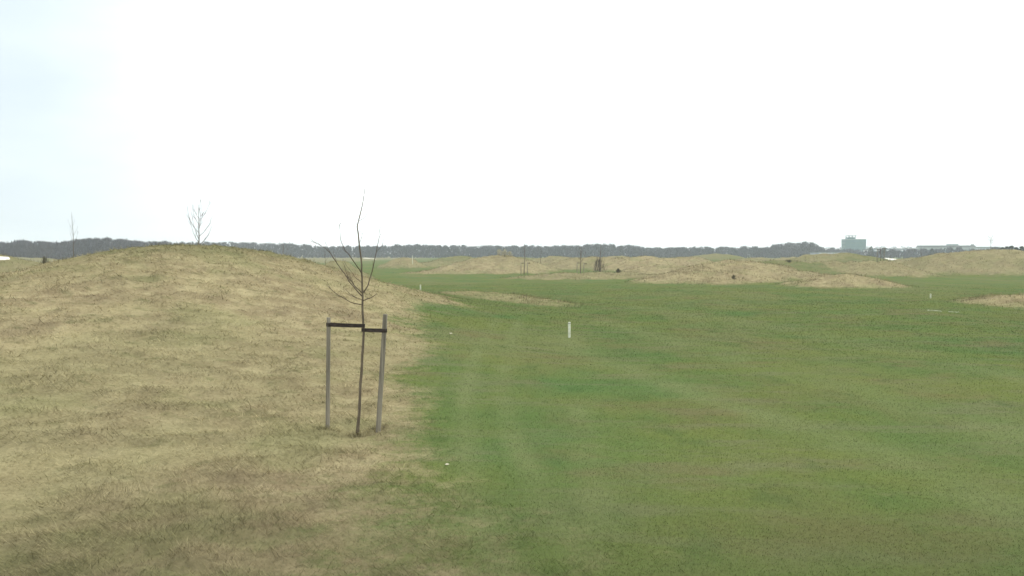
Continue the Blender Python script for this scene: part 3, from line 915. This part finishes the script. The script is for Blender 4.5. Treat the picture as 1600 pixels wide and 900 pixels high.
def conifer(px, Y, ytop, w, label, seed, group='dark evergreens by the buildings'):
    q = random.Random(seed)
    p = at(px, 400, Y); gz = float(macro(np.array([p.x]), np.array([Y]))[0][0])
    H = at(px, ytop, Y).z - gz
    root = empty('evergreen_tree', (p.x, Y, gz)); tag(root, label, 'tree', group)
    MB().tube([(0, 0, -.3), (0, 0, H * .9)], [.25, .05], 6).build('trunk', M_bark, root)
    V, F = [], []
    for k in range(700):
        zz = q.uniform(0.04, 1); lim = w * .5 * (1 - zz) ** .7 * (.75 + .35 * math.sin(zz * 40))
        a = q.uniform(0, 6.28); rr = math.sqrt(q.uniform(.1, 1)) * lim
        c = Vector((math.cos(a) * rr, math.sin(a) * rr, H * zz))
        d = Vector((math.cos(a), math.sin(a), -.15)) * q.uniform(.3, .8)
        n = Vector((-math.sin(a), math.cos(a), q.gauss(0, .5))).normalized() * .22
        i = len(V); V += [c - n, c + n, c + d + n * .3, c + d - n * .3]; F.append((i, i + 1, i + 2, i + 3))
    mesh_obj('crown', V, F, M_ever, root)
conifer(1361, 520, 385, 5.5, 'dark evergreen just right of the office block', 1)
conifer(1381, 520, 387, 4.5, 'dark evergreen, second right of the office block', 2)
conifer(1456, 470, 388, 4.5, 'dark evergreen before the left part of the long low building', 3)
for k, (px, yt) in enumerate(((1566, 386), (1573, 385), (1580, 384), (1588, 386), (1596, 385), (1604, 385))):
    conifer(px, 300, yt, 3.6, ('leftmost', 'second', 'third', 'fourth', 'fifth', 'last')[k] + ' dark evergreen from the left in the row at the right edge', 10 + k)

# ------------------------------------------------------------------ buildings
def place(px0, px1, Y, rotdeg=0):
    a, b = at(px0, 400, Y).x, at(px1, 400, Y).x
    return a, b - a
def office():
    Y = 740
    x0, W = place(1321, 1353, Y)
    H = at(1330, 374.8, Y).z
    root = empty('office_block', (x0, Y, 0)); tag(root, 'tall teal glass office block with a rooftop plant room', 'building')
    D = 9.4
    n = 5; fh = H / n
    MB().box(0, W, 0, D, -.5, H).build('wall', M_office, root)
    for k in range(n):
        z0 = k * fh + fh * .38; z1 = k * fh + fh * .86
        wdw = MB().box(.6, W * .985, -.06, .0 - .004, z0, z1).build('window', M_glass, root)
    for k in range(n):
        z0 = k * fh + fh * .38; z1 = k * fh + fh * .86
        MB().box(-.06, -.004, .6, D - .6, z0, z1).build('window', M_glass, root)
    MB().box(-.15, W + .15, -.16, D + .15, H + .003, H + .7).build('parapet', M_office_trim, root)
    pr_ = MB().box(W * .17, W * .50, 2, 8.6, H + .703, H + 2.2).build('plant_room', M_office, root)
    m = MB().box(W * .15, W * .57, 1.4, 9.0, H + 3.2, H + 3.7)
    m.build('roof', M_roof, root)
    for xx in (W * .2, W * .36, W * .52):
        for yy in (2.2, 8.2): MB().box(xx - .2, xx + .2, yy - .2, yy + .2, H + 2.203 if xx < W * .5 else H + .703, H + 3.197).build('pillar', M_office_trim, root)
office()
def long_building():
    Y = 760
    x0, W = place(1441, 1523, Y); H = at(1480, 383.5, Y).z
    root = empty('long_building', (x0, Y, 0)); tag(root, 'long low pale green building with a flat grey roof', 'building')
    MB().box(0, W, 0, 9.5, -.5, H - 1.6).build('wall', M_wall, root)
    MB().box(-.3, W + .3, -.4, 9.9, H - 1.597, H).build('roof', M_roof, root)
    for lv, z0 in enumerate((1.2, 4.4)):
        x = 1.2; k = 0
        while x < W - 3.2:
            if z0 + 1.7 < H - 1.8:
                MB().box(x, x + 2.6, -.05, -.004, z0, z0 + 1.7).build('window', M_glass, root)
            x += 3.6
    MB().box(W * .55, W * .72, 3, 9, H + .003, H + 1.3).build('roof_plant', M_office_trim, root)
    MB().box(W - 1.6, W - .2, 1, 4, H + .003, H + 1.0).build('vent', M_roof, root)
long_building()
def low_building(px0, px1, Y, ytop, dep, wall, label, nwin, name='low_building', strip=True):
    x0, W = place(px0, px1, Y); H = at((px0 + px1) / 2, ytop, Y).z
    root = empty(name, (x0, Y, 0)); tag(root, label, 'building')
    MB().box(0, W, 0, dep, -.5, H - .5).build('wall', wall, root)
    MB().box(-.4, W + .4, -.5, dep + .4, H - .497, H).build('roof', M_roof, root)
    for k in range(nwin):
        a = W * (k + .2) / nwin
        MB().box(a, a + W / nwin * .6, -.05, -.004, H * .35, H * .35 + H * .3).build('window', M_glass, root)
    if strip: MB().box(.2, W - .2, -.12, -.06, H * .72, H * .72 + .5).build('fascia', M_stone, root)
low_building(1523.8, 1562, 790, 385.5, 14, M_wall, 'low building with thin dark roof joined to the right of the long one', 6)
low_building(1366, 1433, 770, 388.2, 14, M_wall2, 'low dark roofed building between the evergreens and the long one', 10)
low_building(1279, 1323, 560, 393.5, 16, M_wall2, 'bluish shed with a white stripe left of the office block', 5, name='shed')
low_building(1354, 1359.5, 640, 389.5, 6, M_stone, 'small white hut at the right foot of the office block', 1, name='hut', strip=False)

# ------------------------------------------------------------------ haze
R = 2700
mh = bpy.data.materials.new('haze_air'); mh.use_nodes = True
nt = mh.node_tree; nt.nodes.clear()
o_ = nt.nodes.new('ShaderNodeOutputMaterial'); pv = nt.nodes.new('ShaderNodeVolumePrincipled')
pv.inputs['Color'].default_value = (0.86, 0.93, 0.97, 1)
pv.inputs['Density'].default_value = 0.00042
nt.links.new(pv.outputs['Volume'], o_.inputs['Volume'])
hz = MB().box(-R, R, -R, R, -3.0, 40).build('haze', mh)
tag(hz, kind='stuff', label='thin pale haze in the air over the whole course', cat='haze')
